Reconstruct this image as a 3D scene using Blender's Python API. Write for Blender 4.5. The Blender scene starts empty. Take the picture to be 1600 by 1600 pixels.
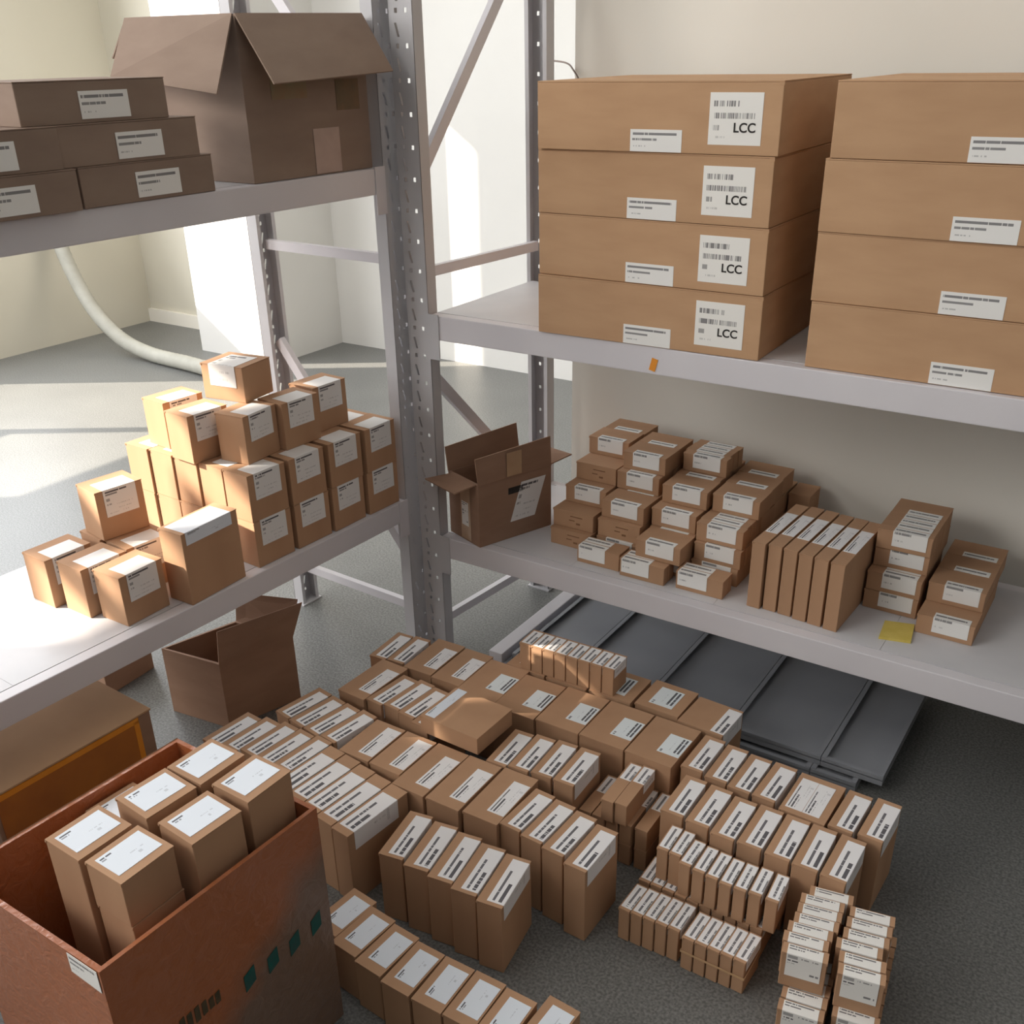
import bpy, bmesh, math, random
from mathutils import Vector, Matrix
random.seed(7)
S = bpy.context.scene
COL = S.collection
R = math.radians

# ------------------------------------------------------------------ camera
cam_d = bpy.data.cameras.new('camera'); cam = bpy.data.objects.new('camera', cam_d); COL.objects.link(cam)
CP, CR, CY = 0.4639, -0.0197, -0.5910
cy_, sy_ = math.cos(CY), math.sin(CY)
fw = Vector((sy_*math.cos(CP), cy_*math.cos(CP), -math.sin(CP)))
rt = Vector((cy_, -sy_, 0)); up = rt.cross(fw)
r_ = rt*math.cos(CR)+up*math.sin(CR); u_ = -rt*math.sin(CR)+up*math.cos(CR)
M = Matrix((( r_.x, u_.x, -fw.x, 1.8748), (r_.y, u_.y, -fw.y, -2.4052), (r_.z, u_.z, -fw.z, 1.8905), (0, 0, 0, 1)))
cam.matrix_world = M
cam_d.sensor_width = 36; cam_d.sensor_fit = 'HORIZONTAL'
cam_d.lens = 1589.16/1600*36
cam_d.shift_y = (873.627-800)/1600
cam_d.clip_start = 0.02; cam_d.clip_end = 100
S.camera = cam

# ------------------------------------------------------------------ world, sun, window and fill light, exposure
w = bpy.data.worlds.new('world'); S.world = w; w.use_nodes = True
bg = w.node_tree.nodes['Background']; bg.inputs[0].default_value = (0.80, 0.90, 1.0, 1); bg.inputs[1].default_value = 1.2
SUN_DIR = Vector((0.72, 0.47, -0.49)).normalized()          # the way the light travels
sd = bpy.data.lights.new('sun', 'SUN'); sd.energy = 12.0; sd.angle = R(0.6); sd.color = (1.0, 0.90, 0.76)
so = bpy.data.objects.new('sun', sd); COL.objects.link(so); so.rotation_euler = SUN_DIR.to_track_quat('-Z', 'Y').to_euler()
def area(name, loc, direction, sx, sy, energy, color):
    d = bpy.data.lights.new(name, 'AREA'); d.shape = 'RECTANGLE'; d.size = sx; d.size_y = sy; d.energy = energy; d.color = color
    o = bpy.data.objects.new(name, d); COL.objects.link(o); o.location = loc
    o.rotation_euler = Vector(direction).to_track_quat('-Z', 'Y').to_euler(); return o
area('daylight_left_windows', (-4.85, -1.0, 2.3), (1, 0, -0.15), 5.6, 3.2, 265, (0.95, 0.97, 1.0))
area('fill_near_left', (-2.0, -5.2, 3.3), (0.38, 1, -0.42), 3.6, 2.2, 195, (1.0, 0.98, 0.95))  # added soft fill from the near left, no window in that wall
area('fill_right_cool', (4.1, -2.4, 3.0), (-1, 0.3, -0.4), 2.5, 1.8, 10, (0.86, 0.92, 1.0))  # added weak cool fill for the +X faces, no window there
vs = S.view_settings
vs.view_transform = 'Standard'; vs.look = 'None'; vs.exposure = 0.34; vs.gamma = 1.0; vs.use_curve_mapping = False

# ------------------------------------------------------------------ materials
def srgb(r, g, b):
    f = lambda c: (c/255/12.92) if c/255 <= 0.04045 else ((c/255+0.055)/1.055)**2.4
    return (f(r), f(g), f(b), 1)
def newmat(name):
    m = bpy.data.materials.new(name); m.use_nodes = True
    nt = m.node_tree; b = nt.nodes['Principled BSDF']; return m, nt, b
def noise_mat(name, c1, c2, scale=20, rough=0.8, detail=4, stretch=None, rnd=0.0, metallic=0.0, bump=0.0, spec=0.3, coat=0.0):
    m, nt, b = newmat(name); N = nt.nodes; L = nt.links
    tc = N.new('ShaderNodeTexCoord'); n = N.new('ShaderNodeTexNoise'); n.inputs['Scale'].default_value = scale; n.inputs['Detail'].default_value = detail
    src = tc.outputs['Object']
    if stretch:
        mp = N.new('ShaderNodeMapping'); mp.inputs['Scale'].default_value = stretch; L.new(src, mp.inputs[0]); src = mp.outputs[0]
    L.new(src, n.inputs['Vector'])
    cr = N.new('ShaderNodeValToRGB'); cr.color_ramp.elements[0].position = 0.3; cr.color_ramp.elements[1].position = 0.7
    cr.color_ramp.elements[0].color = c1; cr.color_ramp.elements[1].color = c2
    L.new(n.outputs['Fac'], cr.inputs[0]); out = cr.outputs[0]
    if rnd:
        oi = N.new('ShaderNodeObjectInfo'); hs = N.new('ShaderNodeHueSaturation')
        mr = N.new('ShaderNodeMapRange'); mr.inputs[3].default_value = 1-rnd; mr.inputs[4].default_value = 1+rnd
        L.new(oi.outputs['Random'], mr.inputs[0]); L.new(mr.outputs[0], hs.inputs['Value'])
        L.new(out, hs.inputs['Color']); out = hs.outputs[0]
    L.new(out, b.inputs['Base Color'])
    b.inputs['Roughness'].default_value = rough; b.inputs['Metallic'].default_value = metallic
    b.inputs['Specular IOR Level'].default_value = spec; b.inputs['Coat Weight'].default_value = coat
    if bump:
        bp = N.new('ShaderNodeBump'); bp.inputs['Strength'].default_value = bump; bp.inputs['Distance'].default_value = 0.002
        L.new(n.outputs['Fac'], bp.inputs['Height']); L.new(bp.outputs[0], b.inputs['Normal'])
    return m
CARD = noise_mat('kraft_cardboard', srgb(176, 137, 106), srgb(186, 147, 115), 9, 0.85, 5, (1, 1, 0.25), 0.05)
CARDL = noise_mat('large_carton_cardboard', srgb(188, 149, 114), srgb(198, 159, 123), 6, 0.85, 5, (1, 1, 4), 0.03)
CARDD = noise_mat('brown_carton_cardboard', srgb(148, 116, 95), srgb(162, 129, 107), 6, 0.85, 6, (1, 1, 3), 0.04)
CARDE = noise_mat('cut_cardboard_edge', srgb(190, 160, 125), srgb(150, 115, 84), 90, 0.9)
PAINT = noise_mat('white_grey_powder_coat', srgb(212, 208, 212), srgb(222, 218, 221), 3, 0.42, 2)
GREYP = noise_mat('grey_powder_coat', srgb(190, 188, 190), srgb(199, 197, 199), 4, 0.45, 3)
DECK = noise_mat('deck_powder_coat', srgb(204, 203, 206), srgb(216, 214, 216), 5, 0.4, 3)
SHEET = noise_mat('dark_grey_steel_panel', srgb(142, 144, 149), srgb(156, 158, 163), 3, 0.38, 4)
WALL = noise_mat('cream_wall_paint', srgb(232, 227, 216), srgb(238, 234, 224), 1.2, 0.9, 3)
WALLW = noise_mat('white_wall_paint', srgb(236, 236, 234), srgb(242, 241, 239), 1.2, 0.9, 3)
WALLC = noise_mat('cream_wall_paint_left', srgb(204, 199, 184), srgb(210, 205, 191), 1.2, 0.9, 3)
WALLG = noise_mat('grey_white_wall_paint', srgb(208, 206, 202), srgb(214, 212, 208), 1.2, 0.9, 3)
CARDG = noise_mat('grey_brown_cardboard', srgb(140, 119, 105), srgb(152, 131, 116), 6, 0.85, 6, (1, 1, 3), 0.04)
WALLD = noise_mat('low_bounce_wall_grey', srgb(120, 116, 110), srgb(130, 126, 120), 1.2, 0.9, 3)  # for the unseen right and front walls, kept dark to cut bounced light
DARK = noise_mat('dark_mark', srgb(40, 36, 34), srgb(55, 50, 48), 60, 0.7)
HOLE = DARK
YELLOW = noise_mat('yellow_paper', srgb(214, 190, 92), srgb(224, 202, 110), 30, 0.8)
ORANGE = noise_mat('orange_tape', srgb(226, 140, 40), srgb(236, 158, 62), 12, 0.45)
DUCTM = noise_mat('grey_flexible_duct', srgb(156, 154, 144), srgb(170, 168, 158), 10, 0.6)
STRAP = noise_mat('rubber_band', srgb(196, 158, 118), srgb(206, 168, 128), 20, 0.5)
TAPE = noise_mat('clear_brown_tape', srgb(176, 142, 110), srgb(188, 156, 124), 14, 0.3, spec=0.6)
# brown carton under wrinkled orange film, bare cardboard showing towards the lower far corner
def film_mat():
    m, nt, b = newmat('orange_film_over_carton'); N = nt.nodes; L = nt.links
    uv = N.new('ShaderNodeUVMap'); sep = N.new('ShaderNodeSeparateXYZ'); L.new(uv.outputs[0], sep.inputs[0])
    tc = N.new('ShaderNodeTexCoord')
    n = N.new('ShaderNodeTexNoise'); n.inputs['Scale'].default_value = 9; n.inputs['Detail'].default_value = 5; L.new(tc.outputs['Object'], n.inputs['Vector'])
    s1 = N.new('ShaderNodeMath'); s1.operation = 'MULTIPLY_ADD'; L.new(sep.outputs[0], s1.inputs[0]); s1.inputs[1].default_value = -0.75; L.new(sep.outputs[1], s1.inputs[2])
    s2 = N.new('ShaderNodeMath'); s2.operation = 'MULTIPLY_ADD'; L.new(n.outputs['Fac'], s2.inputs[0]); s2.inputs[1].default_value = 0.25; L.new(s1.outputs[0], s2.inputs[2])
    cr = N.new('ShaderNodeValToRGB'); e = cr.color_ramp.elements
    e[0].position = 0.14; e[0].color = srgb(118, 88, 68); e[1].position = 0.34; e[1].color = srgb(166, 90, 38)
    L.new(s2.outputs[0], cr.inputs[0])
    n2 = N.new('ShaderNodeTexNoise'); n2.inputs['Scale'].default_value = 30; n2.inputs['Detail'].default_value = 7; n2.inputs['Distortion'].default_value = 1.5; L.new(tc.outputs['Object'], n2.inputs['Vector'])
    mx = N.new('ShaderNodeMix'); mx.data_type = 'RGBA'; mx.inputs[0].default_value = 0.07
    L.new(cr.outputs[0], mx.inputs[6]); L.new(n2.outputs['Fac'], mx.inputs[7]); L.new(mx.outputs[2], b.inputs['Base Color'])
    bp = N.new('ShaderNodeBump'); bp.inputs['Strength'].default_value = 0.5; bp.inputs['Distance'].default_value = 0.006
    L.new(n2.outputs['Fac'], bp.inputs['Height']); L.new(bp.outputs[0], b.inputs['Normal'])
    b.inputs['Roughness'].default_value = 0.33; return m
FILM = film_mat()
def floor_mat():
    m, nt, b = newmat('speckled_grey_floor'); N = nt.nodes; L = nt.links
    tc = N.new('ShaderNodeTexCoord')
    n1 = N.new('ShaderNodeTexNoise'); n1.inputs['Scale'].default_value = 3; n1.inputs['Detail'].default_value = 6
    n2 = N.new('ShaderNodeTexNoise'); n2.inputs['Scale'].default_value = 150; n2.inputs['Detail'].default_value = 3
    n3 = N.new('ShaderNodeTexVoronoi'); n3.inputs['Scale'].default_value = 240
    for n in (n1, n2, n3): L.new(tc.outputs['Object'], n.inputs['Vector'])
    c = N.new('ShaderNodeValToRGB'); c.color_ramp.elements[0].color = srgb(106, 106, 104); c.color_ramp.elements[1].color = srgb(122, 122, 119)
    L.new(n1.outputs['Fac'], c.inputs[0])
    c2 = N.new('ShaderNodeValToRGB'); c2.color_ramp.elements[0].position = 0.36; c2.color_ramp.elements[1].position = 0.64
    c2.color_ramp.elements[0].color = (0.55, 0.55, 0.55, 1); c2.color_ramp.elements[1].color = (1.35, 1.35, 1.35, 1)
    L.new(n2.outputs['Fac'], c2.inputs[0])
    mx = N.new('ShaderNodeMix'); mx.data_type = 'RGBA'; mx.blend_type = 'MULTIPLY'; mx.inputs[0].default_value = 0.8
    L.new(c.outputs[0], mx.inputs[6]); L.new(c2.outputs[0], mx.inputs[7])
    c3 = N.new('ShaderNodeValToRGB'); c3.color_ramp.elements[0].position = 0.02; c3.color_ramp.elements[1].position = 0.10
    c3.color_ramp.elements[0].color = srgb(190, 190, 186); c3.color_ramp.elements[1].color = (0, 0, 0, 1)
    L.new(n3.outputs['Distance'], c3.inputs[0])
    ad = N.new('ShaderNodeMix'); ad.data_type = 'RGBA'; ad.blend_type = 'ADD'; ad.inputs[0].default_value = 0.35
    L.new(mx.outputs[2], ad.inputs[6]); L.new(c3.outputs[0], ad.inputs[7])
    L.new(ad.outputs[2], b.inputs['Base Color']); b.inputs['Roughness'].default_value = 0.42; return m
FLOOR = floor_mat()

def label_mat(name, bands, base=(240, 238, 238), ink=(58, 54, 62), border=None):
    """white paper with rows of print. band: v, half height, u0, u1, letters per unit u, density, strength"""
    m, nt, b = newmat(name); N = nt.nodes; L = nt.links
    uv = N.new('ShaderNodeUVMap'); sep = N.new('ShaderNodeSeparateXYZ'); L.new(uv.outputs[0], sep.inputs[0])
    U, V = sep.outputs[0], sep.outputs[1]
    def mth(op, a, c=None):
        x = N.new('ShaderNodeMath'); x.operation = op
        if hasattr(a, 'links'): L.new(a, x.inputs[0])
        else: x.inputs[0].default_value = a
        if c is not None:
            if hasattr(c, 'links'): L.new(c, x.inputs[1])
            else: x.inputs[1].default_value = c
        return x.outputs[0]
    oi = N.new('ShaderNodeObjectInfo'); tot = None
    for (v0, hh, u0, u1, fr, dens, st) in bands:
        a = mth('LESS_THAN', mth('ABSOLUTE', mth('SUBTRACT', V, v0)), hh)
        a = mth('MULTIPLY', a, mth('GREATER_THAN', U, u0)); a = mth('MULTIPLY', a, mth('LESS_THAN', U, u1))
        if fr:
            wn = N.new('ShaderNodeTexWhiteNoise'); wn.noise_dimensions = '2D'; cb = N.new('ShaderNodeCombineXYZ')
            L.new(mth('FLOOR', mth('MULTIPLY', U, fr)), cb.inputs[0])
            L.new(mth('ADD', mth('MULTIPLY', oi.outputs['Random'], 37.0), v0), cb.inputs[1]); L.new(cb.outputs[0], wn.inputs['Vector'])
            a = mth('MULTIPLY', a, mth('LESS_THAN', wn.outputs['Value'], dens))
        a = mth('MULTIPLY', a, st); tot = a if tot is None else mth('MAXIMUM', tot, a)
    mx = N.new('ShaderNodeMix'); mx.data_type = 'RGBA'; mx.inputs[6].default_value = srgb(*base); mx.inputs[7].default_value = srgb(*ink)
    L.new(tot, mx.inputs[0]); L.new(mx.outputs[2], b.inputs['Base Color'])
    b.inputs['Roughness'].default_value = 0.5; b.inputs['Specular IOR Level'].default_value = 0.25
    return m
LB_LONG = label_mat('long_label', [(0.84, 0.035, 0.04, 0.74, 110, 0.95, 0.85), (0.66, 0.05, 0.04, 0.46, 90, 0.95, 0.9), (0.5, 0.02, 0.05, 0.4, 90, 0.6, 0.6),
                                   (0.38, 0.018, 0.45, 0.85, 80, 0.55, 0.35), (0.22, 0.018, 0.4, 0.7, 80, 0.5, 0.3), (0.2, 0.1, 0.74, 0.8, 0, 1, 0.18)])
LB_SMALL = label_mat('small_label', [(0.78, 0.05, 0.06, 0.92, 60, 0.94, 0.8), (0.55, 0.05, 0.06, 0.62, 60, 0.94, 0.75), (0.32, 0.04, 0.06, 0.4, 40, 0.7, 0.6), (0.14, 0.03, 0.1, 0.8, 60, 0.5, 0.35)])
LB_WIDE = label_mat('wide_label', [(0.30, 0.045, 0.16, 0.93, 70, 0.97, 0.9), (0.14, 0.045, 0.16, 0.93, 70, 0.97, 0.9), (0.86, 0.05, 0.04, 0.2, 30, 0.8, 0.7),
                                   (0.55, 0.02, 0.2, 0.7, 80, 0.5, 0.3)], base=(232, 238, 240))
LB_FAINT = label_mat('faint_label', [(0.88, 0.03, 0.05, 0.30, 40, 0.95, 0.9), (0.79, 0.03, 0.05, 0.22, 40, 0.85, 0.6), (0.45, 0.02, 0.5, 0.8, 60, 0.5, 0.25), (0.3, 0.05, 0.62, 0.7, 30, 0.6, 0.25)], base=(228, 234, 242))
LB_BARS = label_mat('bar_code_label', [(0.79, 0.055, 0.08, 0.60, 90, 0.6, 0.75), (0.56, 0.055, 0.08, 0.86, 130, 0.6, 0.75), (0.33, 0.05, 0.08, 0.2, 60, 0.7, 0.6), (0.15, 0.02, 0.1, 0.36, 70, 0.5, 0.3)], base=(243, 240, 234))
LB_SHORT = label_mat('low_label', [(0.80, 0.055, 0.04, 0.90, 100, 0.96, 0.75), (0.55, 0.05, 0.04, 0.52, 100, 0.94, 0.7), (0.25, 0.03, 0.06, 0.3, 60, 0.5, 0.4)], base=(240, 238, 234))
LB_FACE = label_mat('face_label', [(0.9, 0.03, 0.06, 0.72, 44, 0.95, 0.9), (0.81, 0.03, 0.06, 0.42, 40, 0.9, 0.7), (0.62, 0.05, 0.06, 0.17, 0, 1, 0.55), (0.45, 0.03, 0.06, 0.2, 40, 0.7, 0.5),
                                   (0.40, 0.02, 0.35, 0.85, 60, 0.5, 0.3), (0.25, 0.02, 0.4, 0.8, 60, 0.5, 0.3), (0.12, 0.02, 0.1, 0.7, 60, 0.4, 0.25)], base=(232, 230, 228))
LB_BLOCK = label_mat('block_label', [(0.95, 0.02, 0.04, 0.86, 50, 0.9, 0.8), (0.87, 0.018, 0.04, 0.5, 50, 0.9, 0.8), (0.62, 0.05, 0.04, 0.32, 0, 1, 0.55), (0.50, 0.02, 0.04, 0.34, 30, 0.9, 0.9),
                                     (0.62, 0.02, 0.42, 0.9, 30, 0.6, 0.6), (0.18, 0.03, 0.64, 0.95, 30, 0.6, 0.75), (0.42, 0.012, 0.04, 0.25, 50, 0.7, 0.5)], base=(236, 233, 228))

# ------------------------------------------------------------------ mesh helpers
def mesh_obj(name, bm, mat, parent=None, loc=None):
    me = bpy.data.meshes.new(name); bm.normal_update(); bm.to_mesh(me); bm.free(); me.materials.append(mat)
    o = bpy.data.objects.new(name, me); COL.objects.link(o)
    if parent: o.parent = parent
    if loc: o.location = loc
    return o
def add_box(bm, x0, x1, y0, y1, z0, z1):
    v = [bm.verts.new(p) for p in ((x0, y0, z0), (x1, y0, z0), (x1, y1, z0), (x0, y1, z0), (x0, y0, z1), (x1, y0, z1), (x1, y1, z1), (x0, y1, z1))]
    for f in ((3, 2, 1, 0), (4, 5, 6, 7), (0, 1, 5, 4), (1, 2, 6, 5), (2, 3, 7, 6), (3, 0, 4, 7)): bm.faces.new([v[i] for i in f])
    return v
def add_prism(bm, pts, off):
    """a slab: polygon pts pushed along off"""
    a = [bm.verts.new(p) for p in pts]; b = [bm.verts.new(Vector(p)+Vector(off)) for p in pts]; n = len(pts)
    bm.faces.new(a[::-1]); bm.faces.new(b)
    for i in range(n): bm.faces.new((a[i], a[(i+1) % n], b[(i+1) % n], b[i]))
def add_bar(bm, p, q, wd, th, upv=(0, 0, 1)):
    p, q = Vector(p), Vector(q); d = (q-p).normalized(); s = d.cross(Vector(upv)).normalized(); u = s.cross(d).normalized()
    vs_ = []
    for c in (p, q):
        for sx, sz in ((-1, -1), (1, -1), (1, 1), (-1, 1)): vs_.append(bm.verts.new(c+s*(sx*wd/2)+u*(sz*th/2)))
    for f in ((3, 2, 1, 0), (4, 5, 6, 7), (0, 1, 5, 4), (1, 2, 6, 5), (2, 3, 7, 6), (3, 0, 4, 7)): bm.faces.new([vs_[i] for i in f])
def bevel(bm, wd, seg=1):
    bmesh.ops.recalc_face_normals(bm, faces=bm.faces); bmesh.ops.bevel(bm, geom=list(bm.edges), offset=wd, segments=seg, affect='EDGES', profile=0.6)
def slab_obj(name, pts, th, mat, parent):
    P = [Vector(p) for p in pts]; n = (P[1]-P[0]).cross(P[3]-P[0]).normalized()*th
    bm = bmesh.new(); add_prism(bm, [tuple(p-n/2) for p in P], n); bmesh.ops.recalc_face_normals(bm, faces=bm.faces)
    return mesh_obj(name, bm, mat, parent)
def thing(name, label, cat, loc=(0, 0, 0), rz=0, group=None):
    o = bpy.data.objects.new(name, None); COL.objects.link(o); o.empty_display_size = 0.03
    o.location = loc; o.rotation_euler = (0, 0, rz); tag(o, label, cat, group); return o
def tag(o, label, cat, group=None):
    o['label'] = label; o['category'] = cat
    if group: o['group'] = group
def struct(name, bm, mat):
    o = mesh_obj(name, bm, mat); o['kind'] = 'structure'; return o
def copy_tree(o, parent=None):
    c = o.copy(); COL.objects.link(c)
    if parent: c.parent = parent
    for ch in list(o.children): copy_tree(ch, c)
    return c

# a label is a list of quads, each 4 points + 4 uvs, lying a hair above the cardboard
def label_obj(parent, quads, mat, name='label'):
    bm = bmesh.new(); uvl = bm.loops.layers.uv.new('UVMap'); e = 0.0007
    for pts, uvs in quads:
        P = [Vector(p) for p in pts]; n = (P[1]-P[0]).cross(P[3]-P[0]).normalized()*e
        a = [bm.verts.new(p) for p in P]; b = [bm.verts.new(p+n) for p in P]
        f = bm.faces.new(b)
        for l, t in zip(f.loops, uvs): l[uvl].uv = t
        for i in range(4):
            g = bm.faces.new((a[i], a[(i+1) % 4], b[(i+1) % 4], b[i]))
            for l in g.loops: l[uvl].uv = (0.0, 0.0)
    return mesh_obj(name, bm, mat, parent)

def small_box(w, d, h, name='cardboard_box', mat=CARD, lip=0.0012, tuck='y'):
    """proto: empty + body + lid; labels are added by the caller (origin: centre of the base)"""
    t = thing(name, 'x', 'box')
    bm = bmesh.new(); add_box(bm, -w/2+0.0006, w/2-0.0006, -d/2+0.0006, d/2-0.0006, 0.0, h-0.0022); bevel(bm, 0.0012, 1)
    mesh_obj('body', bm, mat, t)
    bm = bmesh.new(); add_box(bm, -w/2, w/2, -d/2, d/2, h-0.0020, h)
    if tuck == 'y':   # the tuck slot at both upper corners of the front
        add_box(bm, -w/2, -w/2+0.004, -d/2-0.0008, -d/2+0.003, h-0.006, h-0.0022); add_box(bm, w/2-0.004, w/2, -d/2-0.0008, -d/2+0.003, h-0.006, h-0.0022)
    mesh_obj('lid', bm, mat, t)
    return t
# label shapes --------------------------------------------------------
def lab_top(w, d, h, x0, x1, y0, y1, wrap=0.0, flip=False):
    """print runs along +Y; v falls from left to right; wrap = how far it folds down the +X side"""
    W = (x1-x0)+wrap; v1 = 1-(x1-x0)/W if wrap else 0
    def vv(a): return 1-a if flip else a
    q = [([(x0, y0, h), (x1, y0, h), (x1, y1, h), (x0, y1, h)], [(0, vv(1)), (0, vv(v1)), (1, vv(v1)), (1, vv(1))])]
    if wrap: q.append(([(w/2, y0, h-wrap), (w/2, y1, h-wrap), (w/2, y1, h), (w/2, y0, h)], [(0, 0), (1, 0), (1, v1*0.6), (0, v1*0.6)]))
    return q
def lab_front(w, d, h, x0, x1, drop, top):
    """print on the -Y face folding over the top"""
    H = drop+top; vt = drop/H
    q = [([(x0, -d/2, h-drop), (x1, -d/2, h-drop), (x1, -d/2, h), (x0, -d/2, h)], [(0, 0), (1, 0), (1, vt), (0, vt)])]
    if top: q.append(([(x0, -d/2, h), (x1, -d/2, h), (x1, -d/2+top, h), (x0, -d/2+top, h)], [(0, vt), (1, vt), (1, 1), (0, 1)]))
    return q
def lab_side(w, d, h, y0, y1, drop, top, zoff=0.0):
    """print on the +X face, optionally folding over the top"""
    z1 = h-zoff
    q = [([(w/2, y0, z1-drop), (w/2, y1, z1-drop), (w/2, y1, z1), (w/2, y0, z1)], [(0, 0), (1, 0), (1, 1), (0, 1)])]
    if top: q.append(([(w/2-top, y0, h), (w/2, y0, h), (w/2, y1, h), (w/2-top, y1, h)], [(0.95, 0.02), (0.95, 0.02), (0.99, 0.04), (0.99, 0.04)]))
    return q
ORD = ['first', 'second', 'third', 'fourth', 'fifth', 'sixth', 'seventh', 'eighth', 'ninth', 'tenth', 'eleventh', 'twelfth']
def place(proto, used, x, y, z, deg, label, group, cat='box'):
    o = proto if not used else copy_tree(proto)
    o.location = (x, y, z); o.rotation_euler = (0, 0, R(deg)); tag(o, label, cat, group); return o
def row(proto, spots, z, labels, group):
    for i, (x, y, a) in enumerate(spots):
        place(proto, i > 0, x, y, z, a, labels[i] if isinstance(labels, list) else labels.format(ORD[i]), group)

HRL, HRU, HLL, HLU = 0.4520, 1.1857, 0.5754, 1.5998   # deck heights

# ------------------------------------------------------------------ the room
bm = bmesh.new(); add_box(bm, -5.3, 4.5, -5.6, 4.0, -0.12, 0.0); struct('floor', bm, FLOOR)
bm = bmesh.new(); add_box(bm, -5.3, 4.5, -5.6, 4.0, 4.8, 4.92); struct('ceiling', bm, WALLW)
# left wall: a low strip window, a tall one sized to sun the pillar, added slits aiming sun at the left shelf
OPEN = [(-4.25, -4.11, 3.93, 4.00), (-4.11, -4.03, 3.93, 4.07), (-4.03, -3.75, 3.93, 4.12), (-3.75, -3.65, 3.93, 4.17), (-3.65, -3.36, 3.60, 4.26), (-4.32, -4.06, 3.62, 3.83), (-1.60, 0.80, 0.35, 1.72), (0.98, 1.90, 1.00, 3.50)]
def holed_wall(bm, x0, x1, y0, y1, z0, z1, holes):
    ys = sorted({y0, y1, *[h[0] for h in holes], *[h[1] for h in holes]}); zs = sorted({z0, z1, *[h[2] for h in holes], *[h[3] for h in holes]})
    for ya, yb in zip(ys, ys[1:]):
        for za, zb in zip(zs, zs[1:]):
            if not any(h[0] <= ya and yb <= h[1] and h[2] <= za and zb <= h[3] for h in holes): add_box(bm, x0, x1, ya, yb, za, zb)
bm = bmesh.new(); holed_wall(bm, -5.09, -5.06, -5.6, 2.95, 0, 4.8, OPEN); struct('wall_left', bm, WALLC)
for n, (ya, yb, za, zb) in enumerate(OPEN[6:]):
    bm = bmesh.new(); m = 0.045
    add_box(bm, -5.11, -5.05, ya, yb, za, za+m); add_box(bm, -5.11, -5.05, ya, yb, zb-m, zb)
    add_box(bm, -5.11, -5.05, ya, ya+m, za+m, zb-m); add_box(bm, -5.11, -5.05, yb-m, yb, za+m, zb-m)
    if n == 0: add_box(bm, -5.11, -5.05, -0.42, -0.36, za+m, zb-m); add_box(bm, -5.11, -5.05, ya+m, -0.42, 1.0, 1.04)
    struct('window_%d' % (n+1), bm, PAINT)
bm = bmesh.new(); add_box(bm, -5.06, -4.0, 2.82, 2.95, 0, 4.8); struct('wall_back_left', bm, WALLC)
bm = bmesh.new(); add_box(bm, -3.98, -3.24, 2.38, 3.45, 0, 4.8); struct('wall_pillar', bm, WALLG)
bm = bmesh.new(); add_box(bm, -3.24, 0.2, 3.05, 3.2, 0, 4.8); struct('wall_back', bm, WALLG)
bm = bmesh.new(); add_box(bm, 0.075, 4.5, 0.69, 3.3, 0, 4.8); struct('wall_back_right', bm, WALL)
bm = bmesh.new(); add_box(bm, 4.3, 4.45, -5.6, 0.7, 0, 4.8); struct('wall_right', bm, WALLD)
bm = bmesh.new(); add_box(bm, -5.2, 4.5, -5.6, -5.45, 0, 4.8); struct('wall_front', bm, WALLD)
bm = bmesh.new(); add_box(bm, -5.06, -4.0, 2.79, 2.82, 0, 0.10); struct('baseboard_back', bm, WALL)

# ------------------------------------------------------------------ the two racks
def upright_bm(W=0.080, D=0.045, H=2.45, t=0.002, pitch=0.085):
    """C post: pierced web in the plane y=0 (x 0..W), two flanges towards +y"""
    bm = bmesh.new()
    xs = [0.0, 0.020, 0.030, 0.052, 0.062, W]
    zs = [0.0]; z = 0.03; kinds = []
    # row kinds: 'solid','dot','slot'
    while z < H-0.1:
        zs += [z]; kinds.append('solid'); zs += [z+0.012]; kinds.append('dot')
        zs += [z+0.028]; kinds.append('solid'); zs += [z+0.062]; kinds.append('slot'); z += pitch
    zs += [H]; kinds.append('solid')
    def vx(ci, ri):
        x = xs[ci]
        if ci in (1, 2):
            if ri < len(kinds) and kinds[ri] == 'slot': x += 0.006 if ci == 1 else 0.004
            if ri > 0 and kinds[ri-1] == 'slot': x -= 0.005 if ci == 2 else 0.003
        return x
    for off in (0.0, t):
        grid = [[bm.verts.new((vx(c, r), off, zs[r])) for c in range(6)] for r in range(len(zs))]
        for r in range(len(zs)-1):
            for c in range(5):
                k = kinds[r]
                if k == 'dot' and c in (1, 3): continue
                if k == 'slot' and c == 1: continue
                q = (grid[r][c], grid[r][c+1], grid[r+1][c+1], grid[r+1][c])
                bm.faces.new(q if off == 0 else q[::-1])
    add_box(bm, 0, t, t, D, 0, H); add_box(bm, W-t, W, t, D, 0, H)
    add_box(bm, t, 0.014, D-t, D, 0, H); add_box(bm, W-0.014, W-t, D-t, D, 0, H)
    return bm
def upright(parent, x, y, rz, mirror=False):
    o = mesh_obj('upright', upright_bm(), GREYP, parent, (x, y, 0)); o.rotation_euler = (0, 0, rz)
    bm = bmesh.new(); add_box(bm, -0.008, 0.088, -0.006, 0.053, -0.0, 0.005); f = mesh_obj('foot_plate', bm, GREYP, o)
    return o
def beam(parent, x0, x1, y0, y1, z0, z1, axis='x'):
    bm = bmesh.new(); add_box(bm, x0, x1, y0, y1, z0, z1); bevel(bm, 0.003, 2)
    o = mesh_obj('beam', bm, PAINT, parent)
    # end connector plates
    bm = bmesh.new()
    if axis == 'x':
        for xx in (x0-0.004,): add_box(bm, xx, xx+0.040, y0-0.003, y0+0.0005, z0-0.06, z1+0.004)
    else:
        pass
    if axis == 'x': mesh_obj('end_connector', bm, GREYP, o)
    else: bm.free()
    return o

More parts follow.
